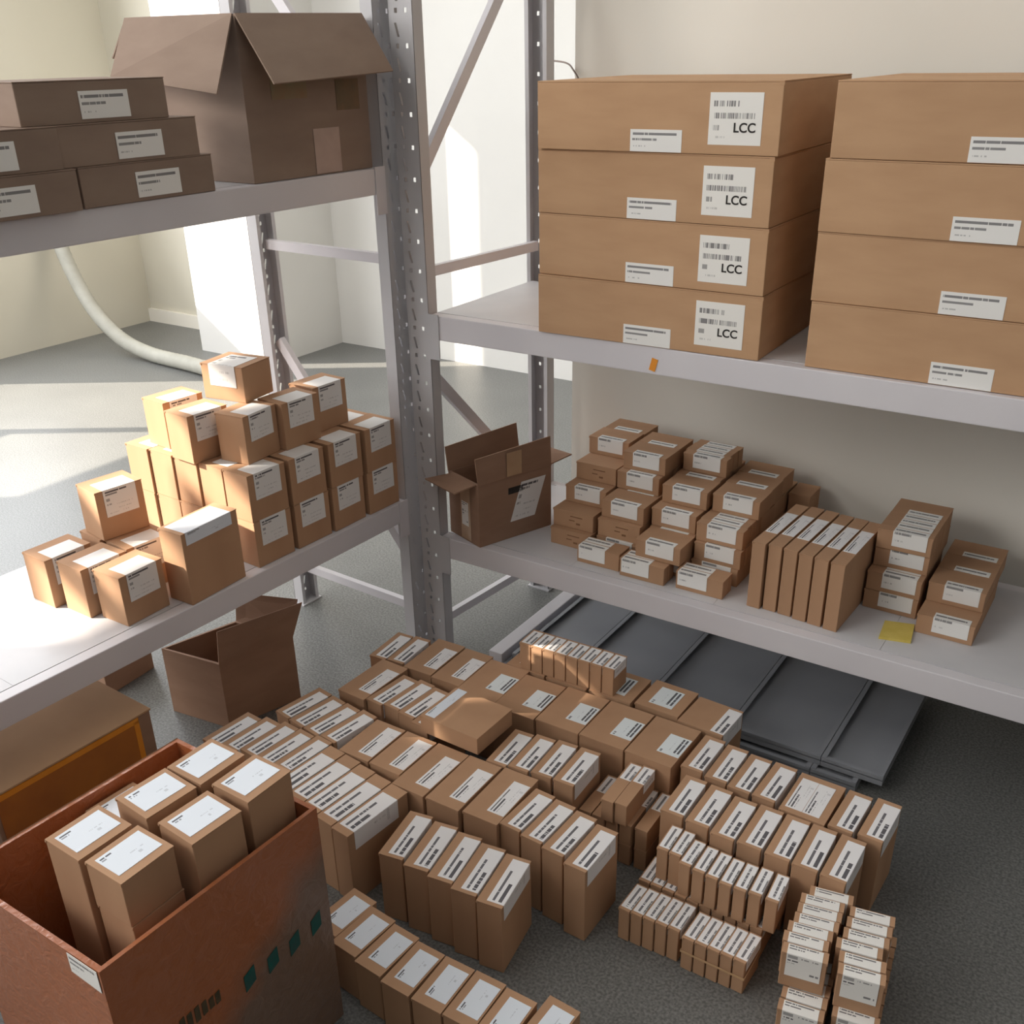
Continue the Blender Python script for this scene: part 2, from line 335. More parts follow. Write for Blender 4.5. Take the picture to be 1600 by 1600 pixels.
rr_ = thing('shelving_rack', 'pale grey steel shelving rack standing along the right wall, loaded with flat cartons', 'shelving rack', (0, 0, 0))
RL = 2.35
upright(rr_, -0.104, 0.0, 0); 
o = upright(rr_, 0.040, 0.62, math.pi)
upright(rr_, RL, 0.0, 0); upright(rr_, RL+0.08, 0.62, math.pi)
for zt in (HRL, HRU):
    beam(rr_, -0.022, RL, 0.0, 0.040, zt-0.0737, zt-0.0003)
    beam(rr_, 0.042, RL, 0.575, 0.615, zt-0.0737, zt-0.002)
    k = 0
    for i in range(5):
        x0 = -0.020+i*0.474; x1 = x0+0.473
        bm = bmesh.new(); add_box(bm, x0, x1, 0.041, 0.574, zt-0.026, zt); mesh_obj('deck_panel', bm, DECK, rr_)
def braces(parent, f, zs_h, diags, W=0.03, T=0.02):
    for z, (a, b) in zs_h:
        bm = bmesh.new(); add_bar(bm, f(a, z), f(b, z), W*0.7, W); mesh_obj('brace', bm, PAINT, parent)
    for (a, za), (b, zb) in diags:
        bm = bmesh.new(); add_bar(bm, f(a, za), f(b, zb), W*0.7, W*1.15); mesh_obj('diagonal_brace', bm, PAINT, parent)
braces(rr_, lambda y, z: (-0.055+0.09*y, y, z), [(1.303, (0.045, 0.575)), (0.115, (0.045, 0.575)), (2.3, (0.045, 0.575))],
       [((0.05, 1.60), (0.57, 2.24)), ((0.05, 0.975), (0.57, 0.42))])
bm = bmesh.new(); add_box(bm, 0, 0.018, -0.0012, 0, 0, 0.034); o = mesh_obj('orange_mark', bm, ORANGE, rr_, (0.712, -0.0002, 1.124)); o.rotation_euler = (0, R(14), 0)
o['label'] = 'small orange paper mark'

lr_ = thing('shelving_rack', 'pale grey steel shelving rack running towards the camera at the left', 'shelving rack', (-0.1235, 0, 0), -0.0445)
# web of these posts faces +X : rotate so local x -> world y
upright(lr_, 0.0, -0.040, math.pi/2)
upright(lr_, -0.615, 0.040, -math.pi/2)
LL_ = 2.35
upright(lr_, 0.0, -LL_, math.pi/2); upright(lr_, -0.615, -LL_+0.08, -math.pi/2)
for zt in (HLL, HLU):
    bm = bmesh.new(); add_box(bm, -0.040, 0.0, -LL_+0.08, -0.041, zt-0.0707, zt-0.0003); bevel(bm, 0.003, 2); b_ = mesh_obj('beam', bm, PAINT, lr_)
    bm = bmesh.new(); add_box(bm, 0.0002, 0.0035, -0.078, -0.038, zt-0.125, zt+0.004); mesh_obj('end_connector', bm, PAINT, b_)
    bm = bmesh.new(); add_box(bm, -0.612, -0.572, -LL_+0.08, -0.041, zt-0.0707, zt-0.002); bevel(bm, 0.003, 2); mesh_obj('beam', bm, PAINT, lr_)
    for i in range(5):
        y1 = -0.042-i*0.45
        bm = bmesh.new(); add_box(bm, -0.571, -0.041, y1-0.449, y1, zt-0.026, zt); mesh_obj('deck_panel', bm, DECK, lr_)
braces(lr_, lambda a, z: (-a, 0.0, z), [(1.337, (0.045, 0.570)), (0.150, (0.045, 0.570)), (2.3, (0.045, 0.57))],
       [((0.05, 1.62), (0.57, 2.24)), ((0.57, 1.02), (0.05, 0.36))])

# ------------------------------------------------------------------ big flat cartons on the upper right shelf
def font_mesh(txt, size):
    cu = bpy.data.curves.new('lettering', 'FONT'); cu.body = txt; cu.size = size; cu.extrude = 0.0002; cu.offset = size*0.02
    tmp = bpy.data.objects.new('tmp', cu); COL.objects.link(tmp); dg = bpy.context.evaluated_depsgraph_get(); dg.update()
    me = bpy.data.meshes.new_from_object(tmp.evaluated_get(dg)); bpy.data.objects.remove(tmp); return me
def flat_carton(w, d, h, big, lx):
    t = thing('flat_carton', 'x', 'box')
    bm = bmesh.new(); add_box(bm, -w/2, w/2, -d/2, d/2, 0.0006, h-0.0035); bevel(bm, 0.002, 2); mesh_obj('body', bm, CARDL, t)
    bm = bmesh.new(); add_box(bm, -w/2, w/2, -d/2, d/2, h-0.0032, h-0.0004)
    add_box(bm, w/2-0.012, w/2+0.0008, -d/2-0.0010, -d/2+0.004, h-0.010, h-0.0034)
    mesh_obj('lid', bm, CARDL, t)
    x0 = -w/2+lx
    label_obj(t, [([(x0, -d/2, 0.002), (x0+0.135, -d/2, 0.002), (x0+0.135, -d/2, 0.052), (x0, -d/2, 0.052)], [(0, 0), (1, 0), (1, 1), (0, 1)])], LB_SHORT, 'low_label')
    if big:
        x1 = -w/2+0.463
        lb = label_obj(t, [([(x1, -d/2, 0.022), (x1+0.128, -d/2, 0.022), (x1+0.128, -d/2, 0.134), (x1, -d/2, 0.134)], [(0, 0), (1, 0), (1, 1), (0, 1)])], LB_BARS, 'large_label')
        me = font_mesh('LCC', 0.0285); me.materials.append(DARK)
        o = bpy.data.objects.new('lettering', me); COL.objects.link(o); o.parent = lb; o.location = (x1+0.060, -d/2-0.0012, 0.050); o.rotation_euler = (R(90), 0, 0)
    return t
fc = flat_carton(0.635, 0.545, 0.1585, True, 0.262)
names = ['lowest flat carton in the stack with LCC labels, resting on the white shelf', 'second flat carton from the bottom of the stack with LCC labels',
         'third flat carton from the bottom of the stack with LCC labels', 'topmost flat carton with an LCC label, its lid in view']
for i in range(4):
    place(fc, i > 0, 0.6825+(0.002, 0.004, 0.003, 0.004)[i], 0.268-(0.0, -0.004, -0.004, 0.002)[i], HRU+0.0004+0.1586*i, (1.3, 0.5, 0.4, 1.6)[i], names[i], 'flat cartons with LCC labels')
fc2 = flat_carton(0.635, 0.545, 0.1585, False, 0.29)
names = ['lowest flat carton of the right-hand stack, standing on the shelf at the frame edge', 'second flat carton from the bottom of the right-hand stack',
         'third flat carton from the bottom of the right-hand stack', 'topmost flat carton of the right-hand stack, without an LCC label']
for i in range(4):
    place(fc2, i > 0, 1.4385+(0.0, -0.003, -0.002, 0.004)[i], 0.290+(0.0, 0.002, -0.003, 0.0)[i], HRU+0.0004+0.1586*i, (0.3, 0, -0.3, 0.2)[i], names[i], 'flat cartons of the right-hand stack')

# ------------------------------------------------------------------ lower right shelf: pile of low boxes
PW, PH = 0.148, 0.0580
def low_box(d, x0, top, name='cardboard_box', w=PW):
    t = small_box(w, d, PH-0.0004, name)
    label_obj(t, lab_front(w, d, PH-0.0004, x0, x0+0.092, 0.044, min(top, d-0.002)), LB_SHORT); return t
P_deep = low_box(0.104, -0.040, 0.030); P_thin = low_box(0.0345, -0.040, 0.030); P_left = low_box(0.0345, -0.068, 0.030)
P_plain = small_box(PW, 0.104, PH-0.0004)
_pm = noise_mat('faint_brown_print', srgb(128, 92, 66), srgb(140, 102, 74), 40)
for k_, (a_, b_, c_, d_) in enumerate(((-0.010, 0.034, 0.040, 0.043), (-0.014, 0.006, 0.026, 0.029), (0.012, 0.026, 0.016, 0.022))):
    label_obj(P_plain, [([(a_, -0.052, c_), (b_, -0.052, c_), (b_, -0.052, d_), (a_, -0.052, d_)], [(0, 0), (1, 0), (1, 1), (0, 1)])], _pm, 'printed_mark')
used = {id(P_deep): False, id(P_thin): False, id(P_left): False, id(P_plain): False}
def put(proto, x, y, z, a, label, group):
    place(proto, used.get(id(proto), False), x, y, z, a, label, group); used[id(proto)] = True
cols = {'A': (0.388, [(0.150, 'D'), (0.170, 'D'), (0.240, 'D'), (0.305, 'D'), (0.397, 'D')], 'leftmost'),
        'B': (0.548, [(0.165, 'D'), (0.172, 'D'), (0.190, 'D'), (0.300, 'D'), (0.330, 'D')], 'second'),
        'C': (0.712, [(0.140, 'D'), (0.100, 'D'), (0.215, 'D'), (0.272, 'D'), (0.415, 'T')], 'third'),
        'D': (0.876, [(0.170, 'D'), (0.172, 'T'), (0.185, 'T'), (0.285, 'D'), (0.320, 'D')], 'rightmost')}
LEV = ['lowest', 'second', 'third', 'fourth', 'top']
for cn, (cx, lv, nm) in cols.items():
    for li, (y0, ty) in enumerate(lv):
        if cn == 'D' and li == 4: continue
        y = y0; k = 0
        z = HRL+0.0002+PH*li
        while y < 0.60:
            if ty == 'T' and k < 4: pr, dd = P_thin, 0.0352
            else: pr, dd = P_deep, 0.106
            if k == 0 and (cn, li) in (('A', 0), ('A', 1), ('A', 3), ('B', 1)): pr = P_plain
            if y+dd > 0.645: break
            lab = ('front box of the %s layer in the %s column of the low-box pile' if k == 0 else 'box %s behind the front one in the %%s layer, %%s column of the low-box pile' % ['', 'just', 'two', 'three', 'four', 'five', 'six', 'seven'][k]) % (LEV[li], nm)
            put(pr, cx+random.uniform(-.004, .004)+{'A': 0, 'B': 0, 'C': 0.003, 'D': 0.0}[cn], y+dd/2, z, random.uniform(-0.8, 0.8), lab, 'low boxes piled on the lower right shelf'); y += dd; k += 1
# D top two: single box on four layers set back, and one fully on top
for i, (x, y) in enumerate([(0.905, 0.298), (0.905, 0.404)]): pass
for x, y, li, lab in ((0.752, 0.475, 5, None),): pass
# loose front boxes on the deck
for i, (x, n, lab) in enumerate(((0.528, 2, 'left'), (0.685, 2, 'middle'))):
    for k in range(n): put(P_left if i else P_left, x, 0.078+0.0173+0.0352*k-(0.014 if i else 0), HRL+0.0002, (0.5, 2)[i]*0+0.4, '%s box of the %s pair at the front foot of the low-box pile' % (['near', 'far'][k], lab), 'low boxes at the foot of the pile')
for k in range(2): put(P_left, 0.866, 0.080+0.0173+0.0352*k-0.004, HRL+0.0002, 0.6, '%s box of the right pair at the front foot of the low-box pile' % ['near', 'far'][k], 'low boxes at the foot of the pile')
# boxes set back at the right end of the pile
Pb = small_box(0.070, 0.100, PH-0.0004)
for k in range(3): place(Pb, k > 0, 0.9905, 0.590, HRL+0.0002+PH*k, 0, 'box in the %s layer of the short stack at the back right of the pile' % LEV[k], 'short stack behind the pile')
# right-hand pile
P_r = low_box(0.0345, -0.032, 0.030); P_rd = low_box(0.104, -0.032, 0.030)
used[id(P_r)] = False; used[id(P_rd)] = False
for li, y0 in enumerate((0.252, 0.254, 0.297, 0.290)):
    y = y0; k = 0
    while y < 0.54:
        pr, dd = (P_r, 0.0352) if k < 4 else (P_rd, 0.106)
        if y+dd > 0.60: break
        lab = ('labelled front box, %s layer of the pile at the right end of the lower shelf' % LEV[li]) if k == 0 else 'box %d deep in the %s layer, pile at the right end of the lower shelf' % (k+1, LEV[li])
        put(pr, 1.366+0.001*li, y+dd/2, HRL+0.0002+PH*li, 0.3*(li-1), lab, 'low boxes at the right end of the lower shelf'); y += dd; k += 1
for li, y0 in enumerate((0.184, 0.272)):
    y = y0; k = 0
    while y < 0.50:
        put(P_rd, 1.528, y+0.052, HRL+0.0002+PH*li, 0.0, 'box %d deep in the %s layer, at the far right edge of the lower shelf' % (k+1, LEV[li]), 'low boxes at the right end of the lower shelf'); y += 0.106; k += 1

# six upright thin boxes
six = small_box(0.0395, 0.312, 0.205, 'slim_carton')
label_obj(six, lab_top(0.0395, 0.312, 0.205, -0.017, 0.0185, -0.075, 0.080), LB_LONG)
row(six, [(1.039, 0.238, -2.9), (1.085, 0.243, -3.0), (1.130, 0.240, -3.1), (1.1755, 0.233, -3.2), (1.2195, 0.229, -3.2), (1.2635, 0.224, -2.4)], HRL+0.0002,
    '{} from the left of six slim cartons standing on edge on the lower shelf', 'six slim upright cartons')
bm = bmesh.new(); add_prism(bm, [(1.373, 0.192, HRL+0.0003), (1.448, 0.212, HRL+0.0003), (1.462, 0.115, HRL+0.0003), (1.383, 0.095, HRL+0.0003)][::-1], (0, 0, 0.007))
bmesh.ops.recalc_face_normals(bm, faces=bm.faces)
tag(mesh_obj('sticky_note_pad', bm, YELLOW), 'small yellow note pad lying on the lower right shelf', 'note pad')

# ------------------------------------------------------------------ open cartons
def open_carton(name, label, corners, z0, z1, mat, t=0.005, cat='box'):
    """corners: near, right, back, left (counter-clockwise seen from above)"""
    root = thing(name, label, cat, (sum(c[0] for c in corners)/4, sum(c[1] for c in corners)/4, z0))
    ox, oy = root.location.x, root.location.y
    P = [Vector((c[0]-ox, c[1]-oy, 0)) for c in corners]; H = z1-z0
    I = [p*(1-t*2.2/max(p.length, .01)) for p in P]
    bm = bmesh.new()
    bo = [bm.verts.new(p+Vector((0, 0, 0.0006))) for p in P]; to = [bm.verts.new(p+Vector((0, 0, H))) for p in P]
    bi = [bm.verts.new(p+Vector((0, 0, t))) for p in I]; ti = [bm.verts.new(p+Vector((0, 0, H))) for p in I]
    bm.faces.new(bo[::-1]); bm.faces.new(bi)
    for i in range(4):
        j = (i+1) % 4
        bm.faces.new((bo[i], bo[j], to[j], to[i])); bm.faces.new((bi[j], bi[i], ti[i], ti[j])); bm.faces.new((to[i], to[j], ti[j], ti[i]))
    bmesh.ops.recalc_face_normals(bm, faces=bm.faces)
    b = mesh_obj('body', bm, mat, root); return root, ox, oy
def flap(root, pts, mat, name='flap', th=0.004):
    o = root.location; return slab_obj(name, [(p[0]-o.x, p[1]-o.y, p[2]-o.z) for p in pts], th, mat, root)
def patch(root, pts, mat, name, th=0.0012, uv=None):
    o = root.location; return label_obj(root, [([(p[0]-o.x, p[1]-o.y, p[2]-o.z) for p in pts], [(0, 0), (1, 0), (1, 1), (0, 1)])], mat, name)

# small open carton on the lower right shelf
N_, Rr, Bb, Ll = (0.140, -0.004), (0.243, 0.268), (0.083, 0.322), (-0.018, 0.052)
c1, _, _ = open_carton('open_carton', 'small brown open carton with raised flaps, beside the corner post on the lower shelf', [N_, Rr, Bb, Ll], HRL, 0.668, CARDD)
zt = 0.668
flap(c1, [(N_[0], N_[1], zt), (Rr[0], Rr[1], zt), (Rr[0]-0.004, Rr[1], 0.768), (N_[0]-0.006, N_[1]-0.004, 0.756)], CARDD)
flap(c1, [(Ll[0], Ll[1], zt), (Bb[0], Bb[1], zt), (Bb[0]-0.012, Bb[1]+0.002, 0.768), (Ll[0]-0.012, Ll[1]+0.004, 0.748)], CARDD)
flap(c1, [(N_[0]-0.01, N_[1], zt), (Ll[0]+0.022, Ll[1]-0.010, zt), (-0.047, -0.034, 0.664), (N_[0]-0.045, N_[1]-0.068, 0.655)], CARDD)
flap(c1, [(Rr[0]-0.006, Rr[1], zt), (Bb[0]+0.006, Bb[1], zt), (Bb[0]+0.035, Bb[1]+0.075, 0.676), (Rr[0]+0.038, Rr[1]+0.070, 0.690)], CARDD)
def on_face(A, B, s, z, out=0.0006):   # point at fraction s along A->B, pushed outwards
    dx, dy = B[0]-A[0], B[1]-A[1]; l = math.hypot(dx, dy); nx, ny = dy/l, -dx/l
    return (A[0]+dx*s+nx*out, A[1]+dy*s+ny*out, z)
def face_quad(A, B, s0, s1, z0, z1, tilt=0.0):
    return [on_face(A, B, s0, z0), on_face(A, B, s1, z0), on_face(A, B, s1+tilt, z1), on_face(A, B, s0+tilt, z1)]
patch(c1, face_quad(Ll, N_, 0.40, 0.72, HRL+0.006, 0.655), TAPE, 'packing_tape')
patch(c1, [tuple(Vector(p)+Vector((-0.0002, -0.0009, 0))) for p in face_quad(Ll, N_, 0.44, 0.66, HRL+0.055, 0.590)], LB_BLOCK, 'torn_label')
patch(c1, face_quad(N_, Rr, 0.42, 0.76, 0.510, 0.640, 0.16), LB_FACE, 'shipping_label')
patch(c1, face_quad(N_, Rr, 0.40, 0.60, 0.608, 0.630), DARK, 'dark_print')
patch(c1, [tuple(Vector(p)+Vector((0.0022, -0.0005, 0))) for p in face_quad(N_, Rr, 0.38, 0.58, 0.672, 0.752)], TAPE, 'packing_tape')

# tall open carton standing on the floor under the left shelf
N2, R2, B2, L2 = (-0.335, -0.722), (-0.262, -0.480), (-0.492, -0.505), (-0.562, -0.752)
c2, _, _ = open_carton('open_carton', 'brown open carton on the floor half under the left shelf', [N2, R2, B2, L2], 0.0, 0.236, CARDD)
zt = 0.236
flap(c2, [(N2[0], N2[1], zt), (R2[0], R2[1], zt), (R2[0]+0.012, R2[1]+0.045, 0.342), (N2[0]-0.010, N2[1]+0.02, 0.338)], CARDD)
flap(c2, [(R2[0]-0.004, R2[1], zt), (B2[0], B2[1], zt), (B2[0]-0.005, B2[1]+0.02, 0.330), (R2[0]-0.01, R2[1]+0.048, 0.345)], CARDD)

# upper left open carton
N3, R3, B3, L3 = (-0.160, -0.500), (-0.146, -0.062), (-0.556, -0.050), (-0.572, -0.488)
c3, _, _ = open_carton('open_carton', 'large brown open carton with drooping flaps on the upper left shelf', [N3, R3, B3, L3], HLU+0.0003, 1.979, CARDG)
zt = 1.979
flap(c3, [(N3[0], N3[1], zt), (R3[0], R3[1], zt+0.006), (-0.050, -0.062, 1.846), (-0.048, -0.506, 1.829)], CARDG)
flap(c3, [(L3[0], L3[1], zt+0.002), (N3[0]-0.006, N3[1], zt), (-0.140, -0.602, 1.810), (-0.520, -0.600, 1.848)], CARDG)
flap(c3, [(B3[0], B3[1], zt), (L3[0], L3[1], zt), (-0.660, -0.480, 1.890), (-0.660, -0.060, 1.890)], CARDG)
flap(c3, [(R3[0]-0.05, R3[1], zt), (B3[0], B3[1], zt), (-0.545, -0.012, 1.89), (-0.195, -0.012, 1.885)], CARDG)
patch(c3, face_quad(N3, R3, 0.50, 0.72, HLU+0.004, 1.715), noise_mat('greyish_tape', srgb(172, 150, 140), srgb(186, 164, 154), 14, 0.35), 'packing_tape')
patch(c3, face_quad(N3, R3, 0.20, 0.48, 1.790, 1.865), noise_mat('pale_green_print', srgb(140, 138, 112), srgb(150, 122, 96), 18), 'faded_print')
patch(c3, face_quad(N3, R3, 0.72, 0.92, 1.755, 1.830), noise_mat('dark_green_print', srgb(104, 96, 78), srgb(136, 106, 80), 14), 'dark_print')

# closed cartons of the upper left shelf
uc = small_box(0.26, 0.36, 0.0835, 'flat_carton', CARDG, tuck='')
label_obj(uc, [([(0.13, -0.040, 0.008), (0.13, 0.080, 0.008), (0.13, 0.080, 0.062), (0.13, -0.040, 0.062)], [(0, 0), (1, 0), (1, 1), (0, 1)])], LB_SHORT)
for i, (x, y, a, lab) in enumerate(((-0.285, -0.812, -1.5, 'lowest flat carton of the three stacked beside the open carton, upper left shelf'),
                         (-0.287, -0.842, -2.5, 'middle flat carton of the three stacked on the upper left shelf'),
                         (-0.300, -0.905, -3.0, 'topmost flat carton of the three stacked on the upper left shelf'))):
    place(uc, i > 0, x, y, HLU+0.0004+0.0838*i, a, lab, 'flat cartons on the upper left shelf')
for i in range(2): place(uc, True, -0.285-0.006*i, -1.182-0.01*i-(0.012 if i else 0), HLU+0.0004+0.0838*i, -2.0, ['carton at the far left of the upper left shelf, beside the lowest of the three', 'carton on top at the far left of the upper left shelf'][i], 'flat cartons on the upper left shelf')

# ------------------------------------------------------------------ lower left shelf: cube boxes
CW, CD, CH = 0.1035, 0.1375, 0.1405
cube = small_box(CW, CD, CH, 'cube_box')
label_obj(cube, lab_side(CW, CD, CH, -0.046, 0.048, 0.078, 0.066), LB_FACE)
cu_used = [False]
def cput(x, y, z, a, lab, group='cube boxes stacked on the lower left shelf'):
    place(cube, cu_used[0], x, y, z, a, lab, group); cu_used[0] = True
colx = [-0.2225, -0.3275, -0.4325, -0.5375, -0.6445]
rowy = [-0.576, -0.427, -0.276, -0.124]
DEP = ['nearest', 'second', 'third', 'farthest']; COLN = ['right-hand', 'second', 'middle', 'fourth', 'outermost left']
for li in range(2):
    for i, cx in enumerate(colx):
        for j, ry in enumerate(rowy):
            if i >= 3 and j >= 2: continue
            cput(cx+0.0105*(ry+0.576)/0.15*0.9, ry+random.uniform(-.002, .002), HLL+0.0003+0.1409*li, -2.5+random.uniform(-1.0, 1.0),
                 '%s cube box, %s row, %s layer of the left shelf block' % (DEP[j], COLN[i], ['bottom', 'upper'][li]))
z2 = HLL+0.0003+0.1409*2
for x, y, a, lab in ((-0.575, -0.540, -5, 'leftmost cube box of the four in the third layer, bright sun on its lid'), (-0.418, -0.588, -4, 'cube box with a sunlit white lid label, second in the third layer'),
                     (-0.290, -0.520, 5, 'cube box in the third layer right below the lone top box'), (-0.270, -0.372, -4, 'rear right cube box of the third layer'),
                     (-0.300, -0.215, -3, 'half-hidden cube box at the very back of the third layer')):
    cput(x, y, z2, a, lab)
top = small_box(0.150, 0.128, 0.104, 'cube_box'); label_obj(top, lab_front(0.150, 0.128, 0.104, -0.046, 0.048, 0.062, 0.105), LB_FACE)
place(top, False, -0.400, -0.436, z2+0.1409, 8.0, 'single cube box crowning the whole pile on the left shelf', None)
# loose ones in front
tall = small_box(0.088, 0.197, 0.208, 'tall_carton'); label_obj(tall, lab_side(0.088, 0.197, 0.208, -0.085, 0.075, 0.036, 0.078), LB_FAINT)
place(tall, False, -0.212, -0.803, HLL+0.0003, 1.5, 'tall tan carton with a sunlit white top, standing alone on the left shelf', None)
cput(-0.273, -0.998, HLL+0.0003, 0.8, 'cube box nearest the shelf edge, left of the tall carton', 'loose cube boxes at the near end of the left shelf')
cput(-0.392, -1.020, HLL+0.0003, -1.0, 'cube box just left of the one nearest the shelf edge', 'loose cube boxes at the near end of the left shelf')
cput(-0.388, -0.872, HLL+0.0003, -6, 'cube box lying between the tall carton and the cube box with another on top', 'loose cube boxes at the near end of the left shelf')
cput(-0.500, -0.872, HLL+0.0003, -6, 'cube box carrying another one at the left edge of the shelf', 'loose cube boxes at the near end of the left shelf')
cput(-0.478, -0.868, HLL+0.0003+0.1409, -9, 'cube box sitting on top of another at the left edge of the picture', 'loose cube boxes at the near end of the left shelf')
cput(-0.520, -1.035, HLL+0.0003, -2, 'cube box at the far left end of the loose row on the left shelf', 'loose cube boxes at the near end of the left shelf')

# ------------------------------------------------------------------ floor: rows of tall boxes
LIFT = 0.0004
A_w, A_d, A_h = 0.0585, 0.157, 0.2155
A = small_box(A_w, A_d, A_h); label_obj(A, lab_top(A_w, A_d, A_h, -0.011, A_w/2, -0.069, 0.064, 0.050), LB_LONG)
a_used = [False]
def arow(spots, fmt, group):
    for i, (x, y, a) in enumerate(spots):
        place(A, a_used[0], x, y, LIFT, a, fmt.format(ORD[i]), group); a_used[0] = True
arow([(0.802, -0.758, -2.5), (0.867, -0.766, -2), (0.932, -0.775, -2), (1.000, -0.791, -0.5)], '{} from the left of four tall slim boxes right of the wide middle row', 'four tall slim boxes of the middle row')
arow([(0.628, -0.572, 3.5), (0.690, -0.560, 2.8), (0.754, -0.550, 3), (0.820, -0.546, 2)], '{} from the left of four tall boxes just right of the plain box on top', 'four tall boxes beside the plain box')
arow([(1.076, -0.322, -0.5), (1.145, -0.329, 0), (1.211, -0.336, -1), (1.277, -0.334, -2)], '{} from the left in the rear right row, left of the two-label box', 'rear right row of tall boxes')
arow([(1.472, -0.344, -2), (1.541, -0.337, -1.9)], '{} of two tall boxes ending the rear right row', 'pair ending the rear right row')
arow([(1.105, -0.505, 1.0), (1.174, -0.507, 0), (1.242, -0.517, 0), (1.308, -0.513, 0), (1.375, -0.513, 0.6), (1.440, -0.513, 0.5), (1.507, -0.513, -0.9)],
     '{} from the left of seven tall boxes in the row behind the small boxes', 'row of seven tall boxes')
arow([(0.1815, -0.525, -5), (0.2405, -0.519, -5), (0.3005, -0.528, -4.5), (0.362, -0.545, -4)], '{} of four slim boxes between a wide box and the plain flat box', 'four slim boxes behind the wide row')
arow([(-0.075, -0.912, -4.5), (-0.013, -0.900, -4.5), (0.047, -0.889, -5), (0.1075, -0.891, -5), (0.170, -0.887, -5)], '{} from the left of the five boxes nearest the open carton', 'five slim boxes by the open carton')
arow([(0.006, -0.712, -9), (0.069, -0.722, -9), (0.130, -0.729, -9), (0.193, -0.729, -8)], '{} from the left of four slim boxes beyond the wide row, labels almost full length', 'four slim boxes at the far left')
arow([(0.021, -0.333, 4.2), (0.083, -0.323, 3.8)], '{} of two slim boxes at the far end by the corner post', 'pair of slim boxes by the corner post')

B = small_box(0.0635, 0.162, 0.1995); label_obj(B, lab_top(0.0635, 0.162, 0.1995, -0.010, 0.0315, -0.071, 0.070, 0.045), LB_LONG)
row(B, [(0.592, -0.975, 10.5), (0.6665, -0.973, 10), (0.737, -0.973, 9.3), (0.806, -0.975, 8.6), (0.876, -0.974, 8.6)], LIFT,
    '{} from the left of five tall boxes in the slanted front row', 'five tall boxes of the slanted front row')
W5 = small_box(0.1005, 0.199, 0.2155); label_obj(W5, lab_top(0.1005, 0.199, 0.2155, 0.0, 0.048, -0.066, 0.063), LB_LONG)
W4 = small_box(0.1005, 0.162, 0.2155); label_obj(W4, lab_top(0.1005, 0.162, 0.2155, 0.0, 0.048, -0.060, 0.066), LB_LONG)
row(W4, [(0.291, -0.7435, 0.5), (0.397, -0.7425, 0.2)], LIFT, '{} of the two shallower boxes beginning the wide middle row', 'two shallower boxes of the middle row')
row(W5, [(0.5025, -0.759, -0.3), (0.6075, -0.756, 1.0), (0.716, -0.748, 1.4)], LIFT,
    '{} from the left of the three widest boxes in the middle row', 'three widest boxes of the middle row')
place(W5, True, 0.096, -0.510, LIFT, -1.5, 'wide box at the left end of the second row from the back', 'single wide box')
G5 = small_box(0.057, 0.207, 0.2155); label_obj(G5, lab_top(0.057, 0.207, 0.2155, -0.022, 0.0285, -0.082, 0.066, 0.055), LB_LONG)
row(G5, [(0.229, -0.929, -5), (0.290, -0.936, -5), (0.350, -0.947, -5.2), (0.4105, -0.956, -5.3), (0.471, -0.965, -5.3)], LIFT,
    '{} from the left of five deep boxes beside the orange carton', 'five deep boxes by the orange carton')
H1 = small_box(0.1015, 0.188, 0.2155); label_obj(H1, lab_top(0.1015, 0.188, 0.2155, 0.0, 0.048, -0.060, 0.055), LB_LONG)
row(H1, [(0.176, -0.313, 2.0), (0.2835, -0.315, 1.4)], LIFT, '{} of two wide boxes at the left end of the rear row', 'two wide boxes of the rear row')
H2 = small_box(0.136, 0.188, 0.2155); label_obj(H2, lab_top(0.136, 0.188, 0.2155, 0.003, 0.066, -0.048, 0.040), LB_WIDE)
row(H2, [(0.4045, -0.326, 1.2), (0.5420, -0.341, 1.2), (0.6815, -0.332, 1.0), (0.8215, -0.329, 0.0), (0.9625, -0.329, -0.6)], LIFT,
    '{} from the left of five broad brown boxes in the rear row', 'five broad boxes of the rear row')
K = small_box(0.135, 0.140, 0.2155); label_obj(K, lab_top(0.135, 0.140, 0.2155, -0.036, 0.036, -0.045, 0.045), LB_WIDE)
row(K, [(0.455, -0.160, 0), (0.596, -0.159, 0), (0.737, -0.151, 0.3), (0.882, -0.140, -0.8)], LIFT, '{} from the left of the half-hidden broad boxes in the last row', 'broad boxes of the last row')
K3 = small_box(0.135, 0.140, 0.2155); label_obj(K3, lab_top(0.135, 0.140, 0.2155, 0.028, 0.0675, -0.062, 0.060, 0.05), LB_LONG)
place(K3, False, 1.024, -0.156, LIFT, -2.5, 'broad box with an edge label at the right end of the last row', None)
R5 = small_box(0.114, 0.165, 0.2155); label_obj(R5, lab_top(0.114, 0.165, 0.2155, -0.047, -0.005, -0.065, 0.062), LB_LONG); label_obj(R5, lab_top(0.114, 0.165, 0.2155, -0.004, 0.038, -0.065, 0.062), LB_LONG)
place(R5, False, 1.378, -0.345, LIFT, -1.0, 'wide box with two labels side by side in the rear right row', None)
G1 = small_box(0.0745, 0.129, 0.1355); label_obj(G1, lab_top(0.0745, 0.129, 0.1355, -0.019, 0.033, -0.041, 0.048), LB_FAINT)
row(G1, [(0.585, -1.196, -5), (0.659, -1.217, -4), (0.737, -1.229, -2.8), (0.816, -1.238, 0), (0.896, -1.237, 2), (0.974, -1.233, 1.8), (1.052, -1.236, 1), (1.135, -1.206, -2)], LIFT,
    '{} from the left of eight shorter boxes in the nearest row at the bottom', 'eight shorter boxes of the nearest row')
J = small_box(0.195, 0.163, 0.053, 'flat_box')
